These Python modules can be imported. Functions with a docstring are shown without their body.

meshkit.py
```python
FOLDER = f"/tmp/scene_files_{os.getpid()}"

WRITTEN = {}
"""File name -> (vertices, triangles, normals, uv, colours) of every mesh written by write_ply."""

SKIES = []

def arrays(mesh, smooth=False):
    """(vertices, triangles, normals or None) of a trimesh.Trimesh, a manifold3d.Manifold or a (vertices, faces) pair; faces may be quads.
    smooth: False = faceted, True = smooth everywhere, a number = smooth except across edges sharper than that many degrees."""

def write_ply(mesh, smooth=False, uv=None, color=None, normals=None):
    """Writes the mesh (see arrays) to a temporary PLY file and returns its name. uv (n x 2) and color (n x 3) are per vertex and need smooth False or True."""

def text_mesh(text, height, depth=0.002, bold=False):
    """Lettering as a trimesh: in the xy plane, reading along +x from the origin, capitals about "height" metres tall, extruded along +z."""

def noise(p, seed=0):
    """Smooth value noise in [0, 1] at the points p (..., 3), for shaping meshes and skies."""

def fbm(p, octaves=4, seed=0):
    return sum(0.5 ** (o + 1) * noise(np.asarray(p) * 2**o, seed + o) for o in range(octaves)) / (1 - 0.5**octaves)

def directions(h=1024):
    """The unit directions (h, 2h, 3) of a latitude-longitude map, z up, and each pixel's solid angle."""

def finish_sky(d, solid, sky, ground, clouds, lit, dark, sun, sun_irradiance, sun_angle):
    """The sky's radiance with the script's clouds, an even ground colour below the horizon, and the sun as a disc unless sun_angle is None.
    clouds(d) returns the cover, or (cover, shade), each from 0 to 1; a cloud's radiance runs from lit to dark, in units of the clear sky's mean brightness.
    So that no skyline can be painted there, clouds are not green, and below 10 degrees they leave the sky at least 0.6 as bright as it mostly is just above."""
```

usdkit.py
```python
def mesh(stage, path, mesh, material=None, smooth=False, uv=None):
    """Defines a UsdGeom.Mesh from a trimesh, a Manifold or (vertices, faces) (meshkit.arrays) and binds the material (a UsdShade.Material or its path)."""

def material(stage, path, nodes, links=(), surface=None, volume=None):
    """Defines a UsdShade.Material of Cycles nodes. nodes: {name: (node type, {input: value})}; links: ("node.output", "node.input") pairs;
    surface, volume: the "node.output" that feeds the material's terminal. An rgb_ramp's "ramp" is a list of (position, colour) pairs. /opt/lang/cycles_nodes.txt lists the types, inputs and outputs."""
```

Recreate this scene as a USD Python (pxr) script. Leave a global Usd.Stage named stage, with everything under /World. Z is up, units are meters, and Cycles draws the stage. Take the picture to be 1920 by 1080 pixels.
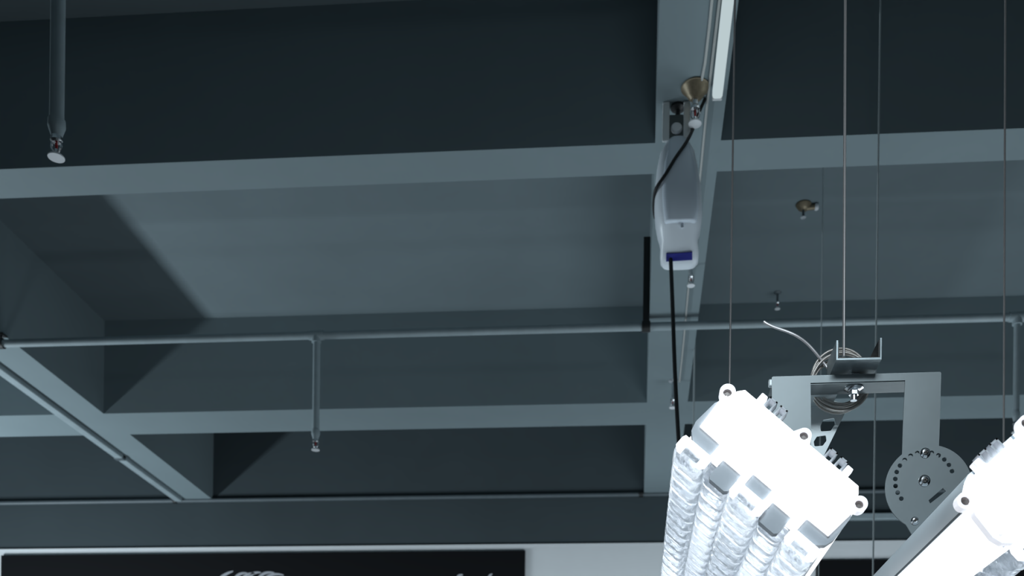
import math
import numpy as np
import trimesh
import manifold3d as m3
from shapely.geometry import Polygon, Point, box as sbox
from shapely.ops import unary_union
from shapely import affinity
from pxr import Usd, UsdGeom, UsdLux, UsdShade, Gf, Sdf, Vt
import usdkit, meshkit

stage = Usd.Stage.CreateInMemory()
UsdGeom.SetStageUpAxis(stage, UsdGeom.Tokens.z)
UsdGeom.SetStageMetersPerUnit(stage, 1.0)
UsdGeom.Xform.Define(stage, '/World')

# ------------------------------------------------------------------ camera
F_PX, PX, PY, ROLL, YAW = 1900.0, 1040.5, 1556.0, 0.0119, 0.0771
EYE = np.array([0.0, 0.0, 1.6])
_r, _f, _u = np.array([math.cos(YAW), math.sin(YAW), 0]), np.array([-math.sin(YAW), math.cos(YAW), 0]), np.array([0, 0, 1.0])
CR, CU = math.cos(ROLL) * _r + math.sin(ROLL) * _u, -math.sin(ROLL) * _r + math.cos(ROLL) * _u
cam = UsdGeom.Camera.Define(stage, '/World/camera')
cam.CreateHorizontalApertureAttr(36.0)
cam.CreateVerticalApertureAttr(36.0 * 1080 / 1920)
cam.CreateFocalLengthAttr(36.0 * F_PX / 1920)
cam.CreateHorizontalApertureOffsetAttr(36.0 * (960 - PX) / 1920)
cam.CreateVerticalApertureOffsetAttr(36.0 * (PY - 540) / 1920)
cam.CreateClippingRangeAttr(Gf.Vec2f(0.05, 200))
cam.AddTransformOp().Set(Gf.Matrix4d(*CR, 0, *CU, 0, *(-_f), 0, *EYE, 1))
cam.CreateFStopAttr(6.5)
cam.CreateFocusDistanceAttr(2.1)
cam.CreateExposureAttr(0.0)


def at(px, py, Y):
    """The point of the room seen at a pixel, at distance Y down the room."""
    d = _f + CR * (px - PX) / F_PX - CU * (py - PY) / F_PX
    return EYE + d * (Y / d[1])


def at_z(px, py, z):
    d = _f + CR * (px - PX) / F_PX - CU * (py - PY) / F_PX
    return EYE + d * ((z - EYE[2]) / d[2])


# ------------------------------------------------------------------ lights
def rect_light(name, pos, target, w, h, power, color):
    l = UsdLux.RectLight.Define(stage, '/World/' + name)
    l.CreateWidthAttr(w); l.CreateHeightAttr(h); l.CreateIntensityAttr(power); l.CreateColorAttr(Gf.Vec3f(*color))
    m = Gf.Matrix4d().SetLookAt(Gf.Vec3d(*map(float, pos)), Gf.Vec3d(*map(float, target)), Gf.Vec3d(0.01, 1, 0.02)).GetInverse()
    l.AddTransformOp().Set(m)
    return l


COOL = (0.86, 1.0, 1.08)
# (name, position, aimed at, width, height, intensity, colour); the key is a compact lamp on the floor beyond the left beam:
# its hard light throws the beam's slanted shadows on the slab, on the cross beam and on the end wall
KEY = 122.0
FILL_LIGHTS = [  # unseen fill lights added to brighten ceiling, wall and bracket; no fixtures
    ('right_aisle_light', (3.0, 7.4, 0.4), (3.0, 7.4, 5.0), 3.0, 1.8, 3.6, COOL),
    ('middle_aisle_light', (-0.6, 7.5, 0.4), (-0.6, 7.5, 5.0), 2.0, 1.8, 0.6, COOL),
    ('wall_wash_light', (-0.5, 8.6, 3.0), (-0.5, 10.1, 3.3), 11.0, 0.2, 5.5, COOL),
    ('overhead_light', (0.35, 0.7, 3.3), (0.7, 1.9, 1.75), 0.7, 0.4, 24.5, COOL),
    ('front_right_light', (2.6, 5.3, 0.4), (2.6, 5.3, 5.0), 3.0, 1.8, 2.3, COOL),
    ('near_floor_light', (-2.0, 4.4, 0.4), (-2.0, 4.4, 5.0), 3.5, 0.8, 2.3, COOL),
]
k_ = UsdLux.RectLight.Define(stage, '/World/floor_lamp_light')
k_.CreateWidthAttr(0.34); k_.CreateHeightAttr(2.0); k_.CreateIntensityAttr(KEY); k_.CreateColorAttr(Gf.Vec3f(*COOL))
k_.AddTransformOp().Set(Gf.Matrix4d().SetLookAt(Gf.Vec3d(-8.26, 7.5, 1.7), Gf.Vec3d(-3.2, 7.5, 5.6), Gf.Vec3d(0, 1, 0)).GetInverse())
for row in FILL_LIGHTS:
    rect_light(*row)

# ------------------------------------------------------------------ materials
LOOKS = {}


def mat(name, color, rough=0.5, metal=0.0, vary=0.0, scale=6.0, bump=0.0, bscale=60.0, **extra):
    nodes = {'p': ('principled_bsdf', {'base_color': color, 'roughness': rough, 'metallic': metal, **extra})}
    links = []
    if vary:
        nodes['g'] = ('geometry', {})
        nodes['n'] = ('noise_texture', {'scale': scale, 'detail': 4.0, 'roughness': 0.6})
        c = np.array(color)
        nodes['r'] = ('rgb_ramp', {'ramp': [(0.3, tuple(c * (1 - vary))), (0.7, tuple(np.minimum(c * (1 + vary), 1)))]})
        links += [('g.position', 'n.vector'), ('n.fac', 'r.fac'), ('r.color', 'p.base_color')]
    if bump:
        nodes.setdefault('g', ('geometry', {}))
        nodes['bn'] = ('noise_texture', {'scale': bscale, 'detail': 3.0})
        nodes['b'] = ('bump', {'strength': bump, 'distance': 0.01})
        links += [('g.position', 'bn.vector'), ('bn.fac', 'b.height'), ('b.normal', 'p.normal')]
    LOOKS[name] = usdkit.material(stage, '/World/Looks/' + name, nodes, links, surface='p.BSDF')
    return LOOKS[name]


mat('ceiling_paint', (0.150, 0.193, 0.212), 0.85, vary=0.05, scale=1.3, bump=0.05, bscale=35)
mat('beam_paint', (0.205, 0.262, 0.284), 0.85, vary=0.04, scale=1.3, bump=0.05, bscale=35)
mat('dark_wall_paint', (0.046, 0.064, 0.073), 0.8, vary=0.06, scale=1.5)
mat('white_paint', (0.78, 0.80, 0.82), 0.6, vary=0.02, scale=2)
mat('floor_finish', (0.10, 0.105, 0.11), 0.35, vary=0.06, scale=2)
mat('black_board', (0.004, 0.0045, 0.006), 0.65, specular_ior_level=0.2)
mat('print_white', (0.45, 0.46, 0.50), 0.6)
mat('pipe_paint', (0.33, 0.40, 0.43), 0.45, vary=0.08, scale=9)
mat('dark_pipe', (0.10, 0.125, 0.14), 0.5, vary=0.08, scale=9)
mat('black_steel', (0.012, 0.014, 0.015), 0.5)
mat('chrome', (0.75, 0.76, 0.78), 0.18, 1.0)
mat('zinc', (0.62, 0.65, 0.68), 0.32, 1.0, vary=0.12, scale=40)
mat('brass', (0.22, 0.18, 0.12), 0.48, 0.5, vary=0.15, scale=60)
mat('deflector_metal', (0.85, 0.87, 0.9), 0.4, 0.3)
mat('glass_red', (0.45, 0.02, 0.02), 0.15)
mat('bracket_paint', (0.215, 0.245, 0.255), 0.42, 0.25, vary=0.04, scale=14)
mat('bracket_light', (0.74, 0.80, 0.82), 0.4, 0.1, vary=0.05, scale=20)  # paler than the bracket so the shaded pierced plate still reads as lit
mat('dark_channel', (0.10, 0.125, 0.13), 0.45, 0.2)
mat('strap_zinc', (0.75, 0.78, 0.79), 0.4, 0.25)
mat('channel_zinc', (0.24, 0.28, 0.295), 0.35, 0.4, vary=0.2, scale=30)
mat('wire_steel', (0.33, 0.315, 0.315), 0.4, 0.4)
mat('wire_end', (0.60, 0.57, 0.58), 0.35, 0.3)
mat('coil_steel', (0.55, 0.51, 0.475), 0.35, 0.35, vary=0.15, scale=80)
mat('pale_cable', (0.46, 0.47, 0.46), 0.5)
mat('nylon_line', (0.5, 0.56, 0.58), 0.4)
mat('black_rubber', (0.010, 0.012, 0.014), 0.6)
mat('reel_grey', (0.74, 0.83, 0.93), 0.5)
mat('reel_white', (0.84, 0.91, 0.98), 0.38)
mat('reel_blue', (0.006, 0.012, 0.30), 0.4)
mat('lamp_alloy', (0.80, 0.88, 0.93), 0.4, 0.05)
mat('lamp_groove', (0.14, 0.17, 0.19), 0.5, 0.3)
mat('plug_grey', (0.55, 0.60, 0.66), 0.45)
mat('screw_hole', (0.09, 0.075, 0.065), 0.6)
mat('screw_grey', (0.22, 0.20, 0.19), 0.45, 0.6)
LOOKS['lens_glass'] = usdkit.material(stage, '/World/Looks/lens_glass', {
    'g': ('glass_bsdf', {'color': (0.97, 0.985, 1.0), 'roughness': 0.05, 'IOR': 1.45}),
    't': ('translucent_bsdf', {'color': (0.78, 0.83, 0.88)}), 'm': ('mix_closure', {'fac': 0.26}),
    'x': ('geometry', {}), 'n': ('noise_texture', {'scale': 70.0, 'detail': 2.0}), 'b': ('bump', {'strength': 0.35, 'distance': 0.004})},
    [('g.BSDF', 'm.closure1'), ('t.BSDF', 'm.closure2'), ('x.position', 'n.vector'), ('n.fac', 'b.height'), ('b.normal', 'g.normal')], surface='m.closure')
LOOKS['rim_plastic'] = usdkit.material(stage, '/World/Looks/rim_plastic', {
    'p': ('principled_bsdf', {'base_color': (0.80, 0.83, 0.88), 'roughness': 0.2, 'ior': 1.4, 'transmission_weight': 0.25})}, surface='p.BSDF')


def glow(name, color, strength):
    LOOKS[name] = usdkit.material(stage, '/World/Looks/' + name, {
        'p': ('principled_bsdf', {'base_color': (0.85, 0.87, 0.9), 'roughness': 0.4, 'emission_color': color, 'emission_strength': strength})}, surface='p.BSDF')


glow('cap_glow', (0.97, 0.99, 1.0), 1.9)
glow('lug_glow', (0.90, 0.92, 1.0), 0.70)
glow('led_glow', (0.95, 0.98, 1.0), 3.3)
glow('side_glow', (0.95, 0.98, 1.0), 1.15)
LOOKS['tube_glow'] = usdkit.material(stage, '/World/Looks/tube_glow', {'e': ('emission', {'color': (0.80, 0.96, 1.0), 'strength': 0.62})}, surface='e.emission')

# ------------------------------------------------------------------ prims
COUNT = {}


def path_of(name, parent):
    base = (str(parent.GetPath()) if parent else '/World') + '/' + name
    k = COUNT.get(base, 0)
    COUNT[base] = k + 1
    return base if k == 0 else f'{base}_{k:03d}'


def tag(p, label=None, cat=None, group=None, kind=None):
    for k, v in (('label', label), ('category', cat), ('group', group), ('kind', kind)):
        if v:
            p.SetCustomDataByKey(k, v)
    return p


def thing(name, label=None, cat=None, matrix=None, loc=None, group=None, kind=None):
    x = UsdGeom.Xform.Define(stage, path_of(name, None))
    if matrix is not None:
        x.AddTransformOp().Set(Gf.Matrix4d(*np.asarray(matrix, float).T.ravel()))
    elif loc is not None:
        x.AddTranslateOp().Set(Gf.Vec3d(*map(float, loc)))
    p = x.GetPrim()
    return tag(p, label, cat, group, kind)


def obj(name, mesh, look, parent=None, smooth=35, origin=None, label=None):
    """One mesh; with an origin, the mesh is given in room coordinates and stored relative to it."""
    if isinstance(mesh, (list, tuple)) and not isinstance(mesh[0], np.ndarray):
        mesh = trimesh.util.concatenate(mesh)
    if origin is not None:
        mesh = mesh.copy(); mesh.apply_translation(-np.asarray(origin, float))
    p = usdkit.mesh(stage, path_of(name, parent), mesh, LOOKS[look], smooth=smooth).GetPrim()
    return tag(p, label)


# ------------------------------------------------------------------ shapes
def box(lo, hi):
    lo, hi = np.minimum(lo, hi), np.maximum(lo, hi)
    b = trimesh.creation.box(np.asarray(hi, float) - lo)
    b.apply_translation((np.asarray(lo, float) + hi) / 2)
    return b


def soft_box(lo, hi, r):
    lo, hi = np.minimum(lo, hi), np.maximum(lo, hi)
    c, h = (np.asarray(lo, float) + hi) / 2, (np.asarray(hi, float) - lo) / 2
    ball = m3.Manifold.sphere(r, 12)
    pts = [ball.translate(tuple(c + np.array([a, b, d]) * (h - r))) for a in (-1, 1) for b in (-1, 1) for d in (-1, 1)]
    m = m3.Manifold.batch_hull(pts).to_mesh()
    return trimesh.Trimesh(m.vert_properties[:, :3], m.tri_verts)


def rod(p, q, r, sides=20):
    return trimesh.creation.cylinder(r, segment=[np.asarray(p, float), np.asarray(q, float)], sections=sides)


def lathe(profile, origin, axis=(0, 0, 1), sides=24):
    m = trimesh.creation.revolve(np.asarray(profile, float), sections=sides)
    m.apply_transform(trimesh.geometry.align_vectors([0, 0, 1], axis))
    m.apply_translation(origin)
    m.fix_normals()
    return m


def tube(points, r, sides=10, closed=False):
    p = np.asarray(points, float)
    t = np.gradient(p, axis=0) if not closed else np.roll(p, -1, 0) - np.roll(p, 1, 0)
    t /= np.linalg.norm(t, axis=1, keepdims=True) + 1e-12
    ref = np.array([0.31, 0.22, 0.92]) if abs(t[:, 2]).mean() < 0.8 else np.array([0.9, 0.3, 0.1])
    a = np.cross(t, ref); a /= np.linalg.norm(a, axis=1, keepdims=True)
    b = np.cross(t, a)
    ang = np.arange(sides) * 2 * np.pi / sides
    v = (p[:, None] + r * (np.cos(ang)[None, :, None] * a[:, None] + np.sin(ang)[None, :, None] * b[:, None])).reshape(-1, 3)
    n, f = len(p), []
    for i in range(n if closed else n - 1):
        j = (i + 1) % n
        for k in range(sides):
            l = (k + 1) % sides
            f += [[i * sides + k, i * sides + l, j * sides + l], [i * sides + k, j * sides + l, j * sides + k]]
    if not closed:
        v = np.vstack([v, p[:1], p[-1:]])
        for k in range(sides):
            l = (k + 1) % sides
            f += [[n * sides, l, k], [n * sides + 1, (n - 1) * sides + k, (n - 1) * sides + l]]
    m = trimesh.Trimesh(v, f, process=False)
    m.fix_normals()
    return m


def spline(points, n=40):
    from scipy.interpolate import CubicSpline
    p = np.asarray(points, float)
    s = np.r_[0, np.cumsum(np.linalg.norm(np.diff(p, axis=0), axis=1))]
    return CubicSpline(s, p)(np.linspace(0, s[-1], n))


def plate(poly, y0, y1):
    """A shapely polygon in (x, z) made a plate from y0 to y1."""
    parts = []
    for g in getattr(poly, 'geoms', [poly]):
        m = trimesh.creation.extrude_polygon(g, y1 - y0, engine='earcut')
        v = np.array(m.vertices)
        m = trimesh.Trimesh(np.c_[v[:, 0], y0 + v[:, 2], v[:, 1]], np.array(m.faces)[:, ::-1], process=True)
        parts.append(m)
    return trimesh.util.concatenate(parts)


def px_poly(points, Y):
    return Polygon([(lambda q: (q[0], q[2]))(at(x, y, Y)) for x, y in points])


# ------------------------------------------------------------------ the room
SOFF, SLAB = 5.0, 5.768
X0, X1, Y0, YB = -11.0, 10.0, -5.0, 10.26
tag(obj('floor', box((X0, Y0, -0.1), (X1, YB, 0)), 'floor_finish'), 'polished grey showroom floor', kind='structure')
tag(obj('wall_back', box((X0, YB, 0), (X1, YB + 0.2, SLAB + 0.2)), 'dark_wall_paint'), 'dark teal end wall above the white panelling', kind='structure')
tag(obj('wall_left', box((X0 - 0.2, Y0, 0), (X0, YB, SLAB + 0.2)), 'dark_wall_paint'), 'dark side wall on the left', kind='structure')
tag(obj('wall_right', box((X1, Y0, 0), (X1 + 0.2, YB, SLAB + 0.2)), 'dark_wall_paint'), 'dark side wall on the right', kind='structure')
tag(obj('wall_front', box((X0, Y0 - 0.2, 0), (X1, Y0, SLAB + 0.2)), 'dark_wall_paint'), 'dark wall behind the viewer', kind='structure')
ceil = thing('ceiling', 'grey painted concrete ceiling with a grid of downstand beams', kind='structure')
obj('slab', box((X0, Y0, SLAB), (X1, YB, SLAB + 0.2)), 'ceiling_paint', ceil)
LONG = [(-9.5, -9.2), (-4.713, -4.412), (0.068, 0.389), (4.85, 5.15), (9.65, 9.95)]
CROSS = [(2.0, 2.24), (5.028, 5.264), (8.072, 8.513)]
LB = {1: 'long beam at left with a conduit beside it', 2: 'long beam carrying the hoist and the tube light'}
for i, (a, b) in enumerate(LONG):
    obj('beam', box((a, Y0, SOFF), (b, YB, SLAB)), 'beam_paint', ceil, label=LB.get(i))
edges = [X0] + [e for ab in LONG for e in ab] + [X1]
for j, (a, b) in enumerate(CROSS):
    for k in range(0, len(edges), 2):
        obj('beam', box((edges[k], a, SOFF), (edges[k + 1], b, SLAB)), 'beam_paint', ceil)

# display partition, posters
YP = 10.235
zt = at(640, 1023, YP)[2]
part = thing('wall_panelling', 'white panelling covering the lower part of the dark end wall', 'wall panel', loc=(0, YP, 0))
obj('panel', box((-8, 0, 0), (8, 0.024, zt - 0.03)), 'white_paint', part)
obj('cap_rail', soft_box((-8.01, 0.0, zt - 0.03), (8.01, 0.024, zt), 0.004), 'white_paint', part)


def poster(name, x0, x1, ytop, label):
    a, b = at(x0, ytop, YP), at(x1, ytop, YP)
    zz = (a[2] + b[2]) / 2
    t = thing(name, label, 'poster', loc=(a[0], YP, 0))
    obj('board', soft_box((0, -0.03, 1.2), (b[0] - a[0], 0, zz), 0.004), 'black_board', t)
    return t, a[0], zz


post, pxa, pz = poster('black_poster_board', 5, 985, 1038.0, 'black poster board with white curling strokes, left of the bare white wall')
poster('black_poster_board', 1530, 2150, 1048.5, 'plain black poster board seen between and below the two lamps')


def crescent(pts, w):
    """A tapering brush stroke through pixel points, as a polygon on the poster."""
    q = np.array([at(x, y, YP - 0.031)[[0, 2]] for x, y in pts])
    q = spline(np.c_[q, np.zeros(len(q))], 18)[:, :2]
    t = np.gradient(q, axis=0); t /= np.linalg.norm(t, axis=1, keepdims=True)
    n = np.c_[-t[:, 1], t[:, 0]]
    k = (w * (0.25 + np.sin(np.linspace(0.25, np.pi * 0.93, 18))))[:, None] * YP / F_PX
    return Polygon(np.vstack([q + n * k, (q - n * k)[::-1]])).buffer(0)


strokes = [[(404, 1092), (418, 1080), (437, 1071)], [(436, 1092), (447, 1078), (463, 1074.5)], [(449, 1094), (461, 1079), (478, 1075)],
           [(462, 1096), (474, 1076), (489, 1073.5)], [(478, 1100), (494, 1076), (514, 1074)], [(486, 1104), (503, 1080.5), (532, 1078.5)],
           [(500, 1112), (520, 1088), (556, 1086)], [(420, 1112), (440, 1096), (470, 1090)], [(856, 1090), (862, 1079), (868, 1078)], [(916, 1092), (920, 1078), (923, 1076)]]
for sp in strokes:
    g = crescent(sp, 2.2)
    obj('printed_stroke', plate(affinity.translate(g, -pxa, 0), -0.032, -0.0295), 'print_white', post)

# ------------------------------------------------------------------ pipes
ZP, RP = 4.935, 0.026


def ypipe(px, py, z):
    return at_z(px, py, z)[1]


YPIPE = ypipe(640, 627.5, ZP)


def pipe_run(label, Y, z, r, x0, x1, look, tees=(), clamps=(), name='sprinkler_pipe'):
    t = thing(name, label, 'pipe', loc=(0, Y, z))
    obj('pipe', rod((x0, 0, 0), (x1, 0, 0), r), look, t)
    for x in tees:
        obj('tee_fitting', [rod((x - 0.05, 0, 0), (x + 0.05, 0, 0), r * 1.22), rod((x, 0, 0), (x, 0, -0.05), r * 1.2)], look, t)
    for x, h in clamps:
        obj('pipe_clamp', [rod((x - 0.02, 0, 0), (x + 0.02, 0, 0), r * 1.35), rod((x, 0, r), (x, 0, h), 0.006), soft_box((x - 0.03, -0.03, h - 0.012), (x + 0.03, 0.03, h), 0.003)], 'black_steel', t, label='black pipe clamp')
    return t


xm = at(593, 640, YPIPE)[0]
xr = at(1907, 620, YPIPE)[0]
pr = pipe_run('grey sprinkler pipe running across the room under the beams', YPIPE, ZP, RP, -8.5, 8.5, 'pipe_paint', (xm, xr), ((at(2, 625, YPIPE)[0], SOFF - ZP),))
xs = 0.068
obj('hanger_strap', [soft_box((xs - 0.045, -0.03, 0.005), (xs - 0.001, 0.03, 0.58), 0.004), rod((xs - 0.05, 0, 0), (xs + 0.005, 0, 0), RP * 1.35)], 'black_steel', pr, label='black strap beside the long beam')
YN = 3.66
xn = at(108, 100, YN)[0]
pipe_run('grey sprinkler pipe just above the picture, feeding the nearest drop', YN, ZP, RP, -4.4, 0.06, 'pipe_paint', (xn,))
q1, q2 = at(100, 938, YB - 0.022), at(1100, 932.5, YB - 0.022)
pipe_run('thin dull pipe fixed along the dark end wall', YB - 0.022, (q1[2] + q2[2]) / 2, 0.021, -8.5, 8.5, 'dark_pipe', (), ((at(325, 937, 10.2)[0], SOFF - (q1[2] + q2[2]) / 2), (at(1202, 918, 10.2)[0], SOFF - (q1[2] + q2[2]) / 2)), name='wall_pipe')
qr = at(1630, 968, YB - 0.05)
rl = thing('wall_rail', 'narrow brownish rail on the end wall, between the two lamps', 'rail', loc=(0, YB, qr[2]))
obj('rail', soft_box((0.9, -0.06, -0.03), (9, -0.0, 0.03), 0.008), 'pipe_paint', rl)
# conduit beside the left beam
cd = thing('cable_conduit', 'grey conduit running along the left long beam', 'conduit', loc=(-4.752, 0, 5.018))
obj('conduit', soft_box((-0.045, 2.5, -0.05), (0.038, YB - 0.05, 0.045), 0.012), 'pipe_paint', cd)
for yy in (6.2, 9.0):
    obj('saddle', soft_box((-0.052, yy - 0.03, -0.055), (0.038, yy + 0.03, 0.05), 0.006), 'dark_pipe', cd)

# ------------------------------------------------------------------ sprinklers


def sprinkler_head(t, z, s=1.0, body='chrome', bulb='glass_red'):
    """Frame, bulb and deflector hanging from z (relative to the thing)."""
    hb_ = obj('head_body', lathe([(0, 0), (0.016 * s, 0), (0.019 * s, -0.006 * s), (0.019 * s, -0.016 * s), (0.012 * s, -0.022 * s), (0, -0.022 * s)], (0, 0, z)), body, t)
    obj('bulb', lathe([(0, -0.022 * s), (0.004 * s, -0.024 * s), (0.005 * s, -0.034 * s), (0.003 * s, -0.044 * s), (0, -0.045 * s)], (0, 0, z), sides=12), bulb, hb_)
    arms = []
    for sx in (-1, 1):
        arms.append(tube(spline([(sx * 0.013 * s, 0, z - 0.018 * s), (sx * 0.0165 * s, 0, z - 0.034 * s), (sx * 0.008 * s, 0, z - 0.05 * s), (0, 0, z - 0.056 * s)], 12), 0.0038 * s, 8))
    arms.append(rod((0, 0, z - 0.044 * s), (0, 0, z - 0.064 * s), 0.006 * s, 12))
    obj('frame', arms, body, hb_)
    obj('deflector', lathe([(0, -0.062 * s), (0.022 * s, -0.064 * s), (0.026 * s, -0.068 * s), (0.026 * s, -0.072 * s), (0, -0.0715 * s)], (0, 0, z)), 'deflector_metal', hb_)


def drop_sprinkler(px, ytop, ybot, Y, ztop, r, label, look='pipe_paint', s=1.0):
    top, bot = at(px[0], ytop, Y), at(px[1], ybot, Y)
    t = thing('sprinkler', label, 'sprinkler', loc=(top[0], Y, ztop), group=None)
    d = bot[2] - ztop
    L = lambda k: (bot[0] - top[0]) * k
    obj('drop_pipe', rod((0, 0, 0), (0, 0, d), r), look, t)
    obj('reducer', lathe([(0, d + 0.03), (r * 1.18, d + 0.03), (r * 1.22, d + 0.006), (r * 1.1, d - 0.004), (r * 0.72, d - 0.034), (0, d - 0.034)], (0, 0, 0)), look, t)
    sprinkler_head(t, d - 0.03, s)
    return t


drop_sprinkler((109, 110), 0, 240, YN, ZP - 0.03, RP, 'sprinkler on the thick pipe drop nearest the viewer, at upper left', s=1.15)
drop_sprinkler((594, 596), 640, 815, YPIPE, ZP - 0.03, 0.024, 'sprinkler on a slim drop from the crossing pipe, in mid room', s=1.05)
drop_sprinkler((1907, 1906), 620, 782, YPIPE, ZP - 0.03, 0.020, 'sprinkler on a drop at the right edge, behind the right lamp', s=1.0)


def beam_sprinkler(px, py, zc, length, label, cone=None, s=1.0, look='zinc'):
    p = at_z(px, py, zc)
    t = thing('sprinkler', label, 'sprinkler', loc=p)
    if cone:
        obj('escutcheon', lathe([(0, 0), (0.062, 0), (0.066, -0.006), (0.058, -0.010), (0.034, -0.046), (0.020, -0.060), (0, -0.060)], (0, 0, 0)), 'brass', t, label='brass cone')
    else:
        obj('escutcheon', lathe([(0, 0), (0.036 * s, 0), (0.036 * s, -0.004), (0.02 * s, -0.012), (0, -0.012)], (0, 0, 0)), look, t)
    n = length - 0.072 * s
    if n > 0.0:
        obj('nipple', rod((0, 0, 0), (0, 0, -n), 0.011 * s), look, t)
    sprinkler_head(t, -n, s)
    return t


beam_sprinkler(1304, 163, SOFF, 0.170, 'sprinkler with a brass cone cup, beside the hoist on the beam', cone=True, s=1.15)
beam_sprinkler(1296, 497, SOFF, 0.125, 'small sprinkler under the beam just below the hoist', s=0.9)
beam_sprinkler(1262, 714, SOFF, 0.205, 'sprinkler low on the long beam, beside the black rope', s=1.0)
t = beam_sprinkler(1458, 548, SLAB, 0.13, 'small dim sprinkler on the slab near the loose wire end', s=0.8, look='dark_pipe')
# brass fitting on the slab at right
p = at_z(1507, 383, SLAB)
bt = thing('brass_fitting', 'brass fitting with a chrome tip on the ceiling slab at right', 'fitting', loc=p)
obj('cup', lathe([(0, 0), (0.05, 0), (0.052, -0.008), (0.036, -0.03), (0.018, -0.04), (0, -0.04)], (0, 0, 0)), 'brass', bt)
obj('side_branch', rod((0, 0, -0.024), (0.075, 0, -0.02), 0.017), 'brass', bt)
obj('tip', lathe([(0, 0), (0.02, 0), (0.024, 0.01), (0.018, 0.024), (0, 0.026)], (0.072, 0, -0.02), axis=(1, 0, 0)), 'deflector_metal', bt, label='chrome tip')
obj('stem', rod((-0.002, 0, -0.04), (-0.002, 0, -0.085), 0.008), 'dark_pipe', bt)
obj('deflector', lathe([(0, -0.083), (0.018, -0.085), (0.018, -0.089), (0, -0.089)], (-0.002, 0, 0)), 'zinc', bt)

# ------------------------------------------------------------------ tube light and cables on the long beam
a, b = at_z(1344, 184, 4.95), at_z(1366, 0, 4.95)
xt = (a[0] + b[0]) / 2
tl = thing('tube_light', 'lit white tube light along the right edge of the long beam', 'light', loc=(xt, a[1], SOFF))
obj('batten', soft_box((-0.018, -1.3, -0.024), (0.018, 0.0, 0), 0.005), 'white_paint', tl)
obj('tube', soft_box((-0.023, -1.289, -0.066), (0.023, -0.011, -0.02), 0.012), 'tube_glow', tl, label='lit white diffuser')
for yy in (-1.3, -0.014):
    obj('end_cap', soft_box((-0.022, yy, -0.064), (0.022, yy + 0.014, -0.022), 0.004), 'white_paint', tl)


def soffit_cable(pts, r, label, z=SOFF):
    w = np.array([at_z(x, y, z - r) for x, y in pts])
    o = thing('cable', label, 'cable', loc=w[0])
    obj('sheath', tube(w - w[0], r, 8), 'pale_cable', o)


soffit_cable([(1350.5, -10), (1326.5, 190), (1314, 320), (1291, 540), (1282, 640), (1274, 716)], 0.006, 'long thin pale cable clipped under the beam beside the tube light')
soffit_cable([(1336, -10), (1330, 50), (1322, 118), (1313, 164)], 0.006, 'short thin pale cable ending at the brass cone sprinkler')

# ------------------------------------------------------------------ hoist with rope
YH = 4.78
hz = SOFF
hx = at(1271, 210, YH)[0]
ho = thing('rope_hoist', 'grey and white hoist hanging under the long beam, with a blue slot and black rope', 'hoist', loc=(hx, YH, hz))
P = lambda x, y, Y=YH: at(x, y, Y) - np.array([hx, YH, hz])
obj('mounting_disc', lathe([(0, 0), (0.034, 0), (0.034, -0.012), (0.012, -0.02), (0.012, -0.06), (0, -0.06)], (0, 0, 0)), 'black_steel', ho)
for xa, xb, yb in ((1242, 1255, 262), (1281, 1294, 256)):
    l, r_ = P(xa, 212), P(xb, 212)
    bt_ = P(xa, yb)
    obj('hanger_strap', [soft_box((l[0], -0.036, bt_[2] - 0.03), (r_[0], -0.022, -0.012), 0.004), soft_box((l[0], -0.036, -0.014), (r_[0], 0.03, 0), 0.004)], 'strap_zinc', ho, label='pale zinc strap')
c = P(1268, 248)
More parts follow.
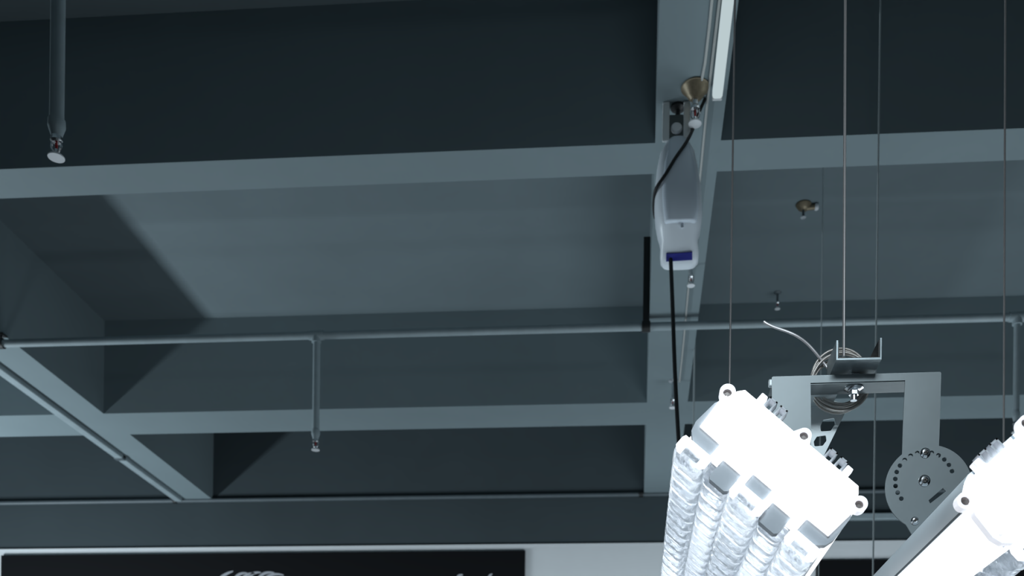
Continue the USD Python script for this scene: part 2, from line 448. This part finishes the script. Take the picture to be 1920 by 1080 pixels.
obj('crossbar', [rod((P(1243, 250)[0], -0.01, c[2]), (P(1296, 250)[0], -0.01, c[2]), 0.012), soft_box((P(1255, 0)[0], -0.02, c[2] - 0.05), (P(1284, 0)[0], 0.02, -0.05), 0.006)], 'dark_channel', ho)
obj('bolt', lathe([(0, 0), (0.026, 0), (0.026, 0.008), (0.02, 0.016), (0, 0.018)], (c[0], -0.022, c[2]), axis=(0, -1, 0)), 'deflector_metal', ho, label='round bolt head')
ROWS = [(255, 1257, 1286, .02, .03), (262, 1248, 1294, .045, .05), (275, 1238, 1304, .085, .07), (300, 1232, 1311, .12, .09), (335, 1228, 1317, .14, .10), (365, 1228, 1319, .142, .10), (390, 1230, 1319, .132, .10), (410, 1233, 1316, .118, .10),
        (424, 1236, 1312, .095, .10), (445, 1239, 1310, .06, .10), (468, 1238, 1312, .018, .10), (484, 1239, 1310, -.012, .10), (494, 1244, 1303, -.034, .095), (498, 1252, 1293, -.05, .085)]


def loft(rows, sides=36, e=3.2, grow=0.0):
    v, f = [], []
    for (y, xl, xr, df, db) in rows:
        l, r_ = P(xl, y, YH - df), P(xr, y, YH - df)
        cx, w = (l[0] + r_[0]) / 2, (r_[0] - l[0]) / 2 + grow
        ym, yh = (db - df) / 2, (db + df) / 2
        for k in range(sides):
            th = 2 * np.pi * k / sides
            cu, su = math.cos(th), math.sin(th)
            xx, yy = math.copysign(abs(cu) ** (2 / e), cu), math.copysign(abs(su) ** (2 / e), su)
            v.append((cx + w * xx, ym + yh * yy, l[2]))
    n = len(rows)
    for i in range(n - 1):
        for k in range(sides):
            l = (k + 1) % sides
            f += [[i * sides + k, (i + 1) * sides + k, (i + 1) * sides + l], [i * sides + k, (i + 1) * sides + l, i * sides + l]]
    for i, flip in ((0, 0), (n - 1, 1)):
        c = len(v); v.append(np.mean(v[i * sides:(i + 1) * sides], axis=0))
        for k in range(sides):
            q = [c, i * sides + k, i * sides + (k + 1) % sides]
            f.append(q[::-1] if flip else q)
    m = trimesh.Trimesh(v, f, process=False); m.fix_normals()
    return m


casing = obj('casing', loft(ROWS), 'reel_white', ho, smooth=50, label='pale blue-white lower casing')
cover = [(y, xl + (12 if y > 262 else 4), xr - (8 if y > 262 else 3), df + .007, 0.02) for (y, xl, xr, df, db) in ROWS if y < 412]
obj('cover', loft(cover + [(414.5, cover[-1][1] + 3, cover[-1][2] - 6, .119, 0.02)], e=5), 'reel_grey', ho, smooth=40, label='grey front cover')
# the slot and latch lie on the sloping underside of the casing
s0, s1, s2, s3 = P(1249, 476, YH - .006), P(1298, 473, YH - .010), P(1298, 487, YH + .018), P(1249, 490, YH + .022)
quad = np.array([s0, s1, s2, s3]); nn = np.cross(s1 - s0, s3 - s0); nn /= np.linalg.norm(nn)
nn = nn if nn[2] < 0 else -nn
obj('slot', trimesh.convex.convex_hull(np.vstack([quad + nn * 0.003, quad - nn * 0.012])), 'reel_blue', casing, label='deep blue slot')
tb = P(1279, 422, YH - .101)
obj('latch', soft_box((tb[0] - 0.007, tb[1] - 0.002, tb[2] - 0.012), (tb[0] + 0.007, tb[1] + 0.012, tb[2] + 0.012), 0.003), 'plug_grey', casing)
rp = [P(1257.5, 484, YH + 0.015), P(1259, 520, YH + 0.0), P(1262, 600, YH - 0.05), P(1267.5, 740, YH - 0.1), P(1275, 870, YH - 0.1), P(1283, 1085, YH - 0.1), P(1284, 1180, YH - 0.1)]
obj('rope', tube(spline(rp, 40), 0.0095, 10), 'black_rubber', ho, label='black rope')
e_ = P(1284, 1180, YH - 0.1)
obj('pull_handle', lathe([(0, 0.02), (0.016, 0.015), (0.024, -0.03), (0.026, -0.1), (0.018, -0.13), (0, -0.135)], e_), 'black_rubber', ho)
cw = [at_z(1322, 186, SOFF - 0.006), at(1312, 208, YH - 0.06), at(1300, 240, YH - 0.085), at(1286, 268, YH - 0.12), at(1264, 300, YH - 0.15), at(1243, 334, YH - 0.145), at(1231, 352, YH - 0.12), at(1226.5, 372, YH - 0.06), at(1226, 392, YH), at(1229, 410, YH + 0.02)]
cw = np.array(cw)
obj('power_cord', tube(spline(cw - np.array([hx, YH, hz]), 40), 0.0075, 10), 'black_rubber', ho, label='black cord slung across the front')

K = 0.000929  # metres per picture element of the measured lamp end
YL1, YL2 = 1.765, 1.65
O1, A1 = at(1503, 821, YL1), -math.radians(41.0)
A2 = math.radians(42.4)
O2 = at(1812, 937, YL2) + np.array([math.cos(A2), 0, math.sin(A2)]) * 161 * K + np.array([-math.sin(A2), 0, math.cos(A2)]) * 22 * K


def above(o, a, gap=9.5):
    """The half plane behind a lamp's back, as a polygon in (x, z)."""
    e, n = np.array([math.cos(a), math.sin(a)]), np.array([-math.sin(a), math.cos(a)])
    c = np.array([o[0], o[2]]) + n * gap * K
    return Polygon([c - 3 * e, c + 3 * e, c + 3 * e + 5 * n, c - 3 * e + 5 * n])


# ------------------------------------------------------------------ the twin lamp: bracket, clamp, coil, wires
YK = 2.30
KX = lambda x, y, Y=YK: at(x, y, Y)
bo = at(1606, 700, YK)
br = thing('lamp_bracket', 'grey steel bracket hanging on a wire and carrying both lamps', 'bracket', loc=bo)
T = lambda poly: affinity.translate(poly, -bo[0], -bo[2])
outline = px_poly([(1447, 706), (1765, 697), (1762, 800), (1758, 905), (1690, 905), (1693, 800), (1697, 713), (1520, 718), (1522, 1010), (1450, 1010)], YK)
outline = outline.buffer(-0.004).buffer(0.004).intersection(above(O1, A1)).intersection(above(O2, A2))
obj('face_plate', plate(T(outline), 0.0, 0.003), 'bracket_paint', br)
w0, w1 = at(1447, 707, YK) - bo, at(1765, 697, YK) - bo
top = trimesh.creation.box((w1[0] - w0[0], 0.056, 0.003))
top.apply_transform(trimesh.transformations.rotation_matrix(-math.atan2(w1[2] - w0[2], w1[0] - w0[0]), (0, 1, 0)))
zmid = (at(1606, 716, YK) - bo)[2]
top.apply_translation(((w0[0] + w1[0]) / 2, 0.031, zmid))
obj('top_plate', top, 'bracket_paint', br)
lipw = at(1441.5, 716, YK - 0.004) - bo
obj('edge_bump', soft_box((lipw[0], 0.0, lipw[2] - 0.008), (w0[0] + 0.004, 0.012, lipw[2] + 0.009), 0.0035), 'bracket_light', br)
# flange nut, bolt
nb = at(1601, 722, YK + 0.028) - bo
obj('flange_nut', [lathe([(0, 0.004), (0.02, 0.004), (0.0215, 0.0), (0.014, -0.004), (0, -0.004)], (nb[0], 0.028, zmid - 0.004)), trimesh.creation.cylinder(0.0115, 0.012, sections=6, transform=trimesh.transformations.translation_matrix((nb[0], 0.028, zmid - 0.012)))], 'chrome', br, smooth=30)
zc_top = (at(1606, 675, YK - 0.03) - bo)[2]
obj('bolt', [rod((nb[0], 0.028, zmid - 0.03), (nb[0], 0.028, zc_top + 0.012), 0.0075, 14), lathe([(0, 0.012), (0.016, 0.012), (0.016, 0.002), (0, 0.002)], (nb[0], 0.028, zc_top), sides=6), lathe([(0, 0), (0.017, 0), (0.017, -0.008), (0, -0.008)], (nb[0], 0.028, zc_top - 0.004), sides=6)], 'zinc', br, smooth=30)
# open channel clamp above the bracket
ca, cb = at(1568, 676, YK - 0.05) - bo, at(1653, 672, YK - 0.05) - bo
ct = (at(1610, 637, YK - 0.05) - bo)[2]
cz = (ca[2] + cb[2]) / 2
cx0, cx1 = ca[0], cb[0]
prof = Polygon([(cx0, ct), (cx0, cz), (cx1, cz - 0.001), (cx1, ct + 0.003), (cx1 - 0.0035, ct + 0.003), (cx1 - 0.0035, cz + 0.0035), (cx0 + 0.0035, cz + 0.0035), (cx0 + 0.0035, ct)])
obj('channel_clamp', plate(prof, -0.05, 0.06), 'channel_zinc', br, label='open dark zinc channel clamp')
obj('channel_inside', plate(Polygon([(cx0 + 0.004, ct - 0.004), (cx0 + 0.004, cz + 0.004), (cx1 - 0.004, cz + 0.004), (cx1 - 0.004, ct), (cx1 - 0.006, ct), (cx1 - 0.006, cz + 0.006), (cx0 + 0.006, cz + 0.006), (cx0 + 0.006, ct - 0.004)]), -0.047, 0.058), 'black_steel', br, label='black inner faces of the channel')  # thin black sheet over the inner faces of the channel
obj('wire_grip', soft_box((cx0 + 0.008, 0.0, cz + 0.005), (cx0 + 0.052, 0.04, cz + 0.022), 0.007), 'black_rubber', br)
# pierced tilted plate behind
YT = YK + 0.125
tp = px_poly([(1497, 736), (1592, 759), (1543, 858), (1505, 858), (1490, 846)], YT)
holes = [px_poly([(1540, 801), (1545, 790), (1562, 787), (1563, 795), (1556, 806), (1541, 807)], YT).buffer(0.004).buffer(-0.001), px_poly([(1528, 829), (1533, 821), (1546, 819), (1547, 826), (1541, 834), (1529, 835)], YT).buffer(0.004).buffer(-0.001)]
for h in holes:
    tp = tp.difference(h)
tabp = px_poly([(1500, 716), (1560, 716), (1560, 755), (1500, 740)], YT)
obj('pierced_plate', plate(T(tp.union(tabp)), 0.123, 0.1265), 'bracket_light', br, label='tilted plate with two square holes, coloured pale to look lit')
obj('pierced_plate_tab', box((at(1500, 716, YT)[0] - bo[0], 0.05, zmid - 0.0015), (at(1560, 716, YT)[0] - bo[0], 0.1265, zmid + 0.0015)), 'bracket_light', br)
# protractor disc on the right arm
YD = YK - 0.004
dc = at(1741, 914, YD); rd = 78 * YD / F_PX
disc = Point(dc[0], dc[2]).buffer(rd, 48).union(px_poly([(1664, 925), (1706, 996), (1722, 1023), (1850, 905), (1815, 890)], YD))
piv = at(1733, 901, YD)
rh = 52 * YD / F_PX
for k in range(-9, 6):
    th = math.radians(90 - 14.3 * k + 0)
    if k == 0:
        continue
    hx_, hz_ = piv[0] + rh * math.cos(th), piv[2] + rh * math.sin(th)
    disc = disc.difference(Point(hx_, hz_).buffer(4.2 * YD / F_PX, 10))
disc = disc.intersection(above(O2, A2))
slot = px_poly([(1744, 944), (1741, 938), (1768, 915), (1774, 921)], YD)
disc = disc.difference(slot)
disc_ = obj('angle_disc', plate(T(disc), -0.004, -0.001), 'bracket_paint', br, label='round angle disc with an arc of holes')


def pan_screw(x, y, r, name='screw'):
    q = at(x, y, YD) - bo
    h = r * YD / F_PX
    m = [lathe([(0, 0), (h * 1.25, 0), (h * 1.25, 0.0015), (h, 0.0025), (h * 0.75, 0.0055), (0, 0.0065)], (q[0], -0.004, q[2]), axis=(0, -1, 0), sides=20)]
    obj(name, m, 'chrome', disc_)
    obj('screw_recess', [box((q[0] - h * .5, -0.0113, q[2] - h * .12), (q[0] + h * .5, -0.0103, q[2] + h * .12)), box((q[0] - h * .12, -0.0113, q[2] - h * .5), (q[0] + h * .12, -0.0103, q[2] + h * .5))], 'screw_hole', disc_)


pan_screw(1734.5, 849.5, 7.5)
pan_screw(1733, 901.5, 8.5)
pan_screw(1715, 977, 6)
# coil of spare wire
YC = YK + 0.084
cc = at(1575, 721, YC)
ck = thing('wire_coil', 'coil of spare steel wire with a loose end, behind the bracket slot', 'wire', loc=cc)
rc = YC / F_PX
for i, (dx, dz, rr, tilt) in enumerate([(0, 0, 53, 0.05), (1, 3, 52, -0.10), (-2, 7, 51, 0.16), (3, 10, 50, 0.2), (-1, 15, 50, -0.18), (2, 2, 49, 0.1), (-3, -3, 48, 0.02), (5, 13, 51, -0.05)]):
    th = np.linspace(0, 2 * np.pi, 64, endpoint=False)
    ring = np.c_[np.cos(th) * rr * rc + dx * rc, np.sin(th) * math.sin(tilt) * rr * rc * 0.6 + (i - 3.5) * 0.0026, np.sin(th) * rr * rc * math.cos(tilt) + dz * rc]
    obj('loop', tube(ring, 0.0027, 8, closed=True), 'coil_steel', ck)
tail = [at(1555, 694, YC - 0.005), at(1546, 683, YC - 0.005), at(1532, 665, YC - 0.01), at(1514, 645, YC - 0.015), at(1492, 629, YC - 0.02), at(1465, 618, YC - 0.02), at(1447, 611.5, YC - 0.02), at(1432, 603, YC - 0.02)]
obj('loose_end', tube(spline(np.array(tail) - cc, 40), 0.0030, 8), 'wire_end', ck, label='pale loose end')


def wire(name, x0, y0, x1, y1, Y, r, label, look='wire_steel', zbot=None):
    """A taut line from the slab down past a pixel."""
    p, q = at(x0, y0, Y), at(x1, y1, Y)
    d = (p - q) / (p[2] - q[2])
    top_ = q + d * (SLAB - q[2])
    bot_ = q if zbot is None else q + d * (zbot - q[2])
    o = thing(name, label, 'wire', loc=top_)
    obj('strand', rod((0, 0, 0), bot_ - top_, r, 10), look, o)
    obj('anchor', lathe([(0, 0), (0.012, 0), (0.012, -0.008), (0.005, -0.02), (0, -0.02)], (0, 0, 0), sides=16), 'zinc', o)


wire('hanging_wire', 1585, 0, 1582, 668, YK + 0.02, 0.0032, 'thick steel wire that the lamp bracket hangs from')
wire('hanging_wire', 1378, 0, 1368, 716, 2.95, 0.0028, 'thin wire running down behind the left lamp', zbot=1.9)
wire('hanging_wire', 1885, 0, 1881, 1080, 2.9, 0.0029, 'wire at the far right running down behind the right lamp', zbot=0.6)
wire('hanging_wire', 1650, 60, 1637, 1060, 4.6, 0.004, 'faint grey line passing behind the bracket and disc', 'nylon_line', zbot=0.6)
wire('hanging_wire', 1546, 100, 1540, 620, 6.3, 0.0032, 'faintest dark line, left of the main hanging wire', 'nylon_line', zbot=0.6)
wire('hanging_wire', 1303, 600, 1301, 748, 7.2, 0.006, 'pale line hanging close to the long beam, right of the black rope', 'nylon_line', zbot=0.6)

# ------------------------------------------------------------------ LED modules
def frame_matrix(origin, ang):
    """Local x = across the lamp, y = along it, z = out of its back."""
    c, s_ = math.cos(ang), math.sin(ang)
    m = np.eye(4)
    m[:3, 0], m[:3, 1], m[:3, 2], m[:3, 3] = (c, 0, s_), (0, 1, 0), (-s_, 0, c), origin
    return m


def kp(pts):
    return Polygon([(u * K, n * K) for u, n in pts])


def circ(u, n, r):
    return Point(u * K, n * K).buffer(r * K, 16)


def mirror(g):
    return affinity.scale(g, -1, 1, origin=(0, 0))


LEN = 1.02


def lens_strip(u0, u1, ntop, nbot, amp, y0, y1, period, taper=0.0, phase=0.0):
    """A moulded clear strip: rounded ribs across, repeated along the lamp."""
    nr = int(round((y1 - y0) / period)); ny, nu = nr * 8 + 1, 12
    ys = np.linspace(y0, y1, ny)
    us = np.linspace(-1, 1, nu)
    v = []
    for yy in ys:
        f_ = ((yy - y0) / period + phase) % 1.0
        rib = math.sqrt(max(0.0, 1 - (2 * f_ - 1) ** 2)) if 0.0 < f_ < 1 else 0.0
        for uu in us:
            edge = (1 - abs(uu) ** 5)
            z = (nbot * K) - amp * (rib - 0.6) * (0.35 + 0.65 * edge)
            zz = z + (1 - edge) * (ntop * K - z) * 0.25
            w = (u1 - u0) / 2 * (1 - 0.05 * (1 - rib))
            v.append((((u0 + u1) / 2 + uu * w) * K, yy, zz))
    nb = len(v)
    for yy in ys:
        v.append((u0 * K + 0.001, yy, ntop * K)); v.append((u1 * K - 0.001, yy, ntop * K))
    f = []
    for i in range(ny - 1):
        for j in range(nu - 1):
            a_, b_ = i * nu + j, (i + 1) * nu + j
            f += [[a_, a_ + 1, b_ + 1], [a_, b_ + 1, b_]]
        t0, t1 = nb + 2 * i, nb + 2 * i + 2
        f += [[t0, t1, t1 + 1], [t0, t1 + 1, t0 + 1]]
        f += [[i * nu, (i + 1) * nu, t1], [i * nu, t1, t0]]
        e0, e1 = i * nu + nu - 1, (i + 1) * nu + nu - 1
        f += [[e0, t0 + 1, t1 + 1], [e0, t1 + 1, e1]]
    for i, fl in ((0, 1), (ny - 1, 0)):
        loop = [i * nu + j for j in range(nu)] + [nb + 2 * i + 1, nb + 2 * i]
        c_ = len(v); v.append(np.mean([v[q] for q in loop], axis=0))
        for q in range(len(loop)):
            tri = [c_, loop[q], loop[(q + 1) % len(loop)]]
            f.append(tri[::-1] if fl else tri)
    m = trimesh.Trimesh(v, f, process=False); m.fix_normals()
    return m


def led_module(origin, ang, label, rim_look='plug_grey'):
    t = thing('led_lamp', label, 'lamp', matrix=frame_matrix(origin, ang))
    # aluminium back: ribbed extrusion
    half = [(0, 9), (120, 9), (132, 4), (146, -6), (158, -24), (160, -34), (0, -34)]
    back = kp(half + [(-u, n) for u, n in half[::-1][1:-1]])
    gro = unary_union([kp([(u - 2.2, 2), (u + 2.2, 2), (u + 2.2, 14), (u - 2.2, 14)]) for u in range(-110, 111, 22)])
    hs_ = obj('housing', plate(back.difference(gro), 0.022, LEN), 'lamp_alloy', t, smooth=30)
    for sg in (-1, 1):
        g1 = kp([(sg * 156, -29), (sg * 161.5, -29), (sg * 162, -33), (sg * 156, -33)])
        obj('diffuser_side', plate(kp([(sg * 150, -34.2), (sg * 163, -34.2), (sg * 165, -60), (sg * 163, -100), (sg * 163, -129), (sg * 160.5, -132), (sg * 160.5, -98), (sg * 150, -98)]), 0.022, LEN), 'side_glow', t, label='glowing white side wall')
        obj('side_groove', plate(g1, 0.024, LEN - 0.002), 'lamp_groove', hs_, label='dark groove')
    # end caps, front and rear
    cap = kp([(-138, 0), (138, 0), (147, -10), (162, -38), (157, -103), (106, -104), (106, -133), (84, -133), (84, -121), (38, -121), (38, -133), (24, -133), (24, -105), (-24, -105), (-24, -133), (-38, -133), (-38, -121), (-84, -121), (-84, -133), (-106, -133), (-106, -104), (-157, -103), (-162, -38), (-147, -10)])
    lugs = [(-161, -22), (161, -22), (0, 8)]
    face = cap.difference(unary_union([circ(u, n, 8.5) for u, n in lugs]))
    lug_shape = unary_union([circ(u, n, 15).union(kp([(u * .86 - 14, n - 17), (u * .86 + 14, n - 17), (u + 9, n + 8), (u - 9, n + 8)])) for u, n in lugs[:2]] + [kp([(-22, -3), (22, -3), (11, 16), (-11, 16)]).union(circ(0, 8, 13.5))])
    lug_shape = lug_shape.buffer(2 * K).buffer(-2 * K)
    lug_ring = lug_shape.difference(unary_union([circ(u, n, 8.5) for u, n in lugs])).difference(cap.buffer(-3 * K))
    for y0, y1, inner in ((0.0, 0.022, 0.016), (LEN, LEN + 0.022, LEN + 0.002)):
        cp_ = obj('end_cap', plate(face.difference(lug_ring), y0, y1), 'cap_glow', t, label='glowing white end cap')
        for gg in getattr(lug_ring, 'geoms', [lug_ring]):
            if gg.area > 2e-5:
                obj('lug', plate(gg, y0 + 0.002, y1), 'lug_glow', cp_, label='screw lug')
        for u, n in lugs:
            obj('screw', [rod((u * K, y0 + 0.010, n * K), (u * K, y1 - 0.001, n * K), 8.3 * K, 16), rod((u * K + 0.001, y0 + 0.006, n * K - 0.002), (u * K + 0.001, y0 + 0.012, n * K - 0.002), 3.5 * K, 6)], 'screw_grey', cp_)
        rim_out = kp([(-158, -36), (-166, -52), (-170, -100), (-165, -118), (-150, -131), (-106, -133), (106, -133), (150, -131), (165, -118), (170, -100), (166, -52), (158, -36)])
        rim = rim_out.difference(cap.buffer(0.2 * K)).difference(kp([(-106, -90), (106, -90), (106, -140), (-106, -140)]))
        for gg in getattr(rim, 'geoms', [rim]):
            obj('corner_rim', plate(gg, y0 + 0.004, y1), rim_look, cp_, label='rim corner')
        for ua, ub, na, nb_ in ((-23.5, 23.5, -133, -105.5), (-83.5, -38.5, -164, -121.5), (38.5, 83.5, -164, -121.5)):
            pg = kp([(ua, nb_), (ub, nb_), (ub, na + 5), (ub - 5, na), (ua + 5, na), (ua, na + 5)])
            obj('end_plug', plate(pg, y0 + 0.004, y1), 'plug_grey', cp_, label='flat grey end plug')
    # clips on the back edge
    for sg in (-1, 1):
        obj('clip', soft_box((sg * 104 * K - 0.0065, 0.001, -0.001), (sg * 104 * K + 0.0065, 0.02, 0.017), 0.002), 'lug_glow', hs_, label='white clip')
        for u in (61, 86):
            obj('clip', [box((sg * u * K - 0.008, 0.003, 0.0), (sg * u * K - 0.005, 0.03, 0.021)), box((sg * u * K + 0.005, 0.003, 0.0), (sg * u * K + 0.008, 0.03, 0.021)), box((sg * u * K - 0.008, 0.003, 0.018), (sg * u * K + 0.008, 0.03, 0.021))], 'rim_plastic', hs_, label='clear clip')
    for ua, ub in ((-168, -98), (-37, 38), (98, 168)):
        band = kp([(ua + 3, -133.5), (ub - 3, -133.5), (ub, -140), (ub, -158), (ub - 8, -166), (ua + 8, -166), (ua, -158), (ua, -140)]).difference(kp([(ua + 17, -148), (ub - 17, -148), (ub - 17, -170), (ua + 17, -170)]))
        obj('lens_end_band', plate(band, -0.004, 0.0005), 'side_glow', t, label='white lens end')
    # light board and moulded lenses
    cols = [(-168, -98, -133, -172, 0.017), (-97, -38, -136, -166, 0.013), (-37, 38, -133, -172, 0.016), (39, 97, -136, -166, 0.013), (98, 168, -133, -172, 0.017)]
    obj('tray', box((-160 * K, 0.024, -126 * K), (160 * K, LEN - 0.002, -98.2 * K)), 'plug_grey', t)
    for i, (a_, b_, nt, nbm, am) in enumerate(cols):
        ya = 0.001 if i % 2 == 0 else 0.024
        ls_ = obj('lens_strip', lens_strip(a_, b_, nt, nbm, am, ya, LEN, 0.060, phase=0.5 if i % 2 else 0.0), 'lens_glass', t, smooth=40, label='clear ribbed lens strip')
        m_ = (a_ + b_) / 2; hw = (b_ - a_) / 2 - 9
        brd = []
        nled = 17
        for k in range(nled):
            yc = 0.035 + (k + 0.5) * (LEN - 0.05) / nled
            brd.append(box(((m_ - hw) * K, yc - 0.013, -132.4 * K), ((m_ + hw) * K, yc + 0.013, -127 * K)))
        obj('led_row', brd, 'led_glow', ls_, label='row of lit diodes')
    return t


led_module(O1, A1, 'left lamp with its clear ribbed lenses in view under a glowing white end cap')
led_module(O2, A2, 'right lamp, cut by the edge, its pale metal back beside the round angle disc', 'lug_glow')  # same rims as the left lamp; their extra brightness is put in as glow
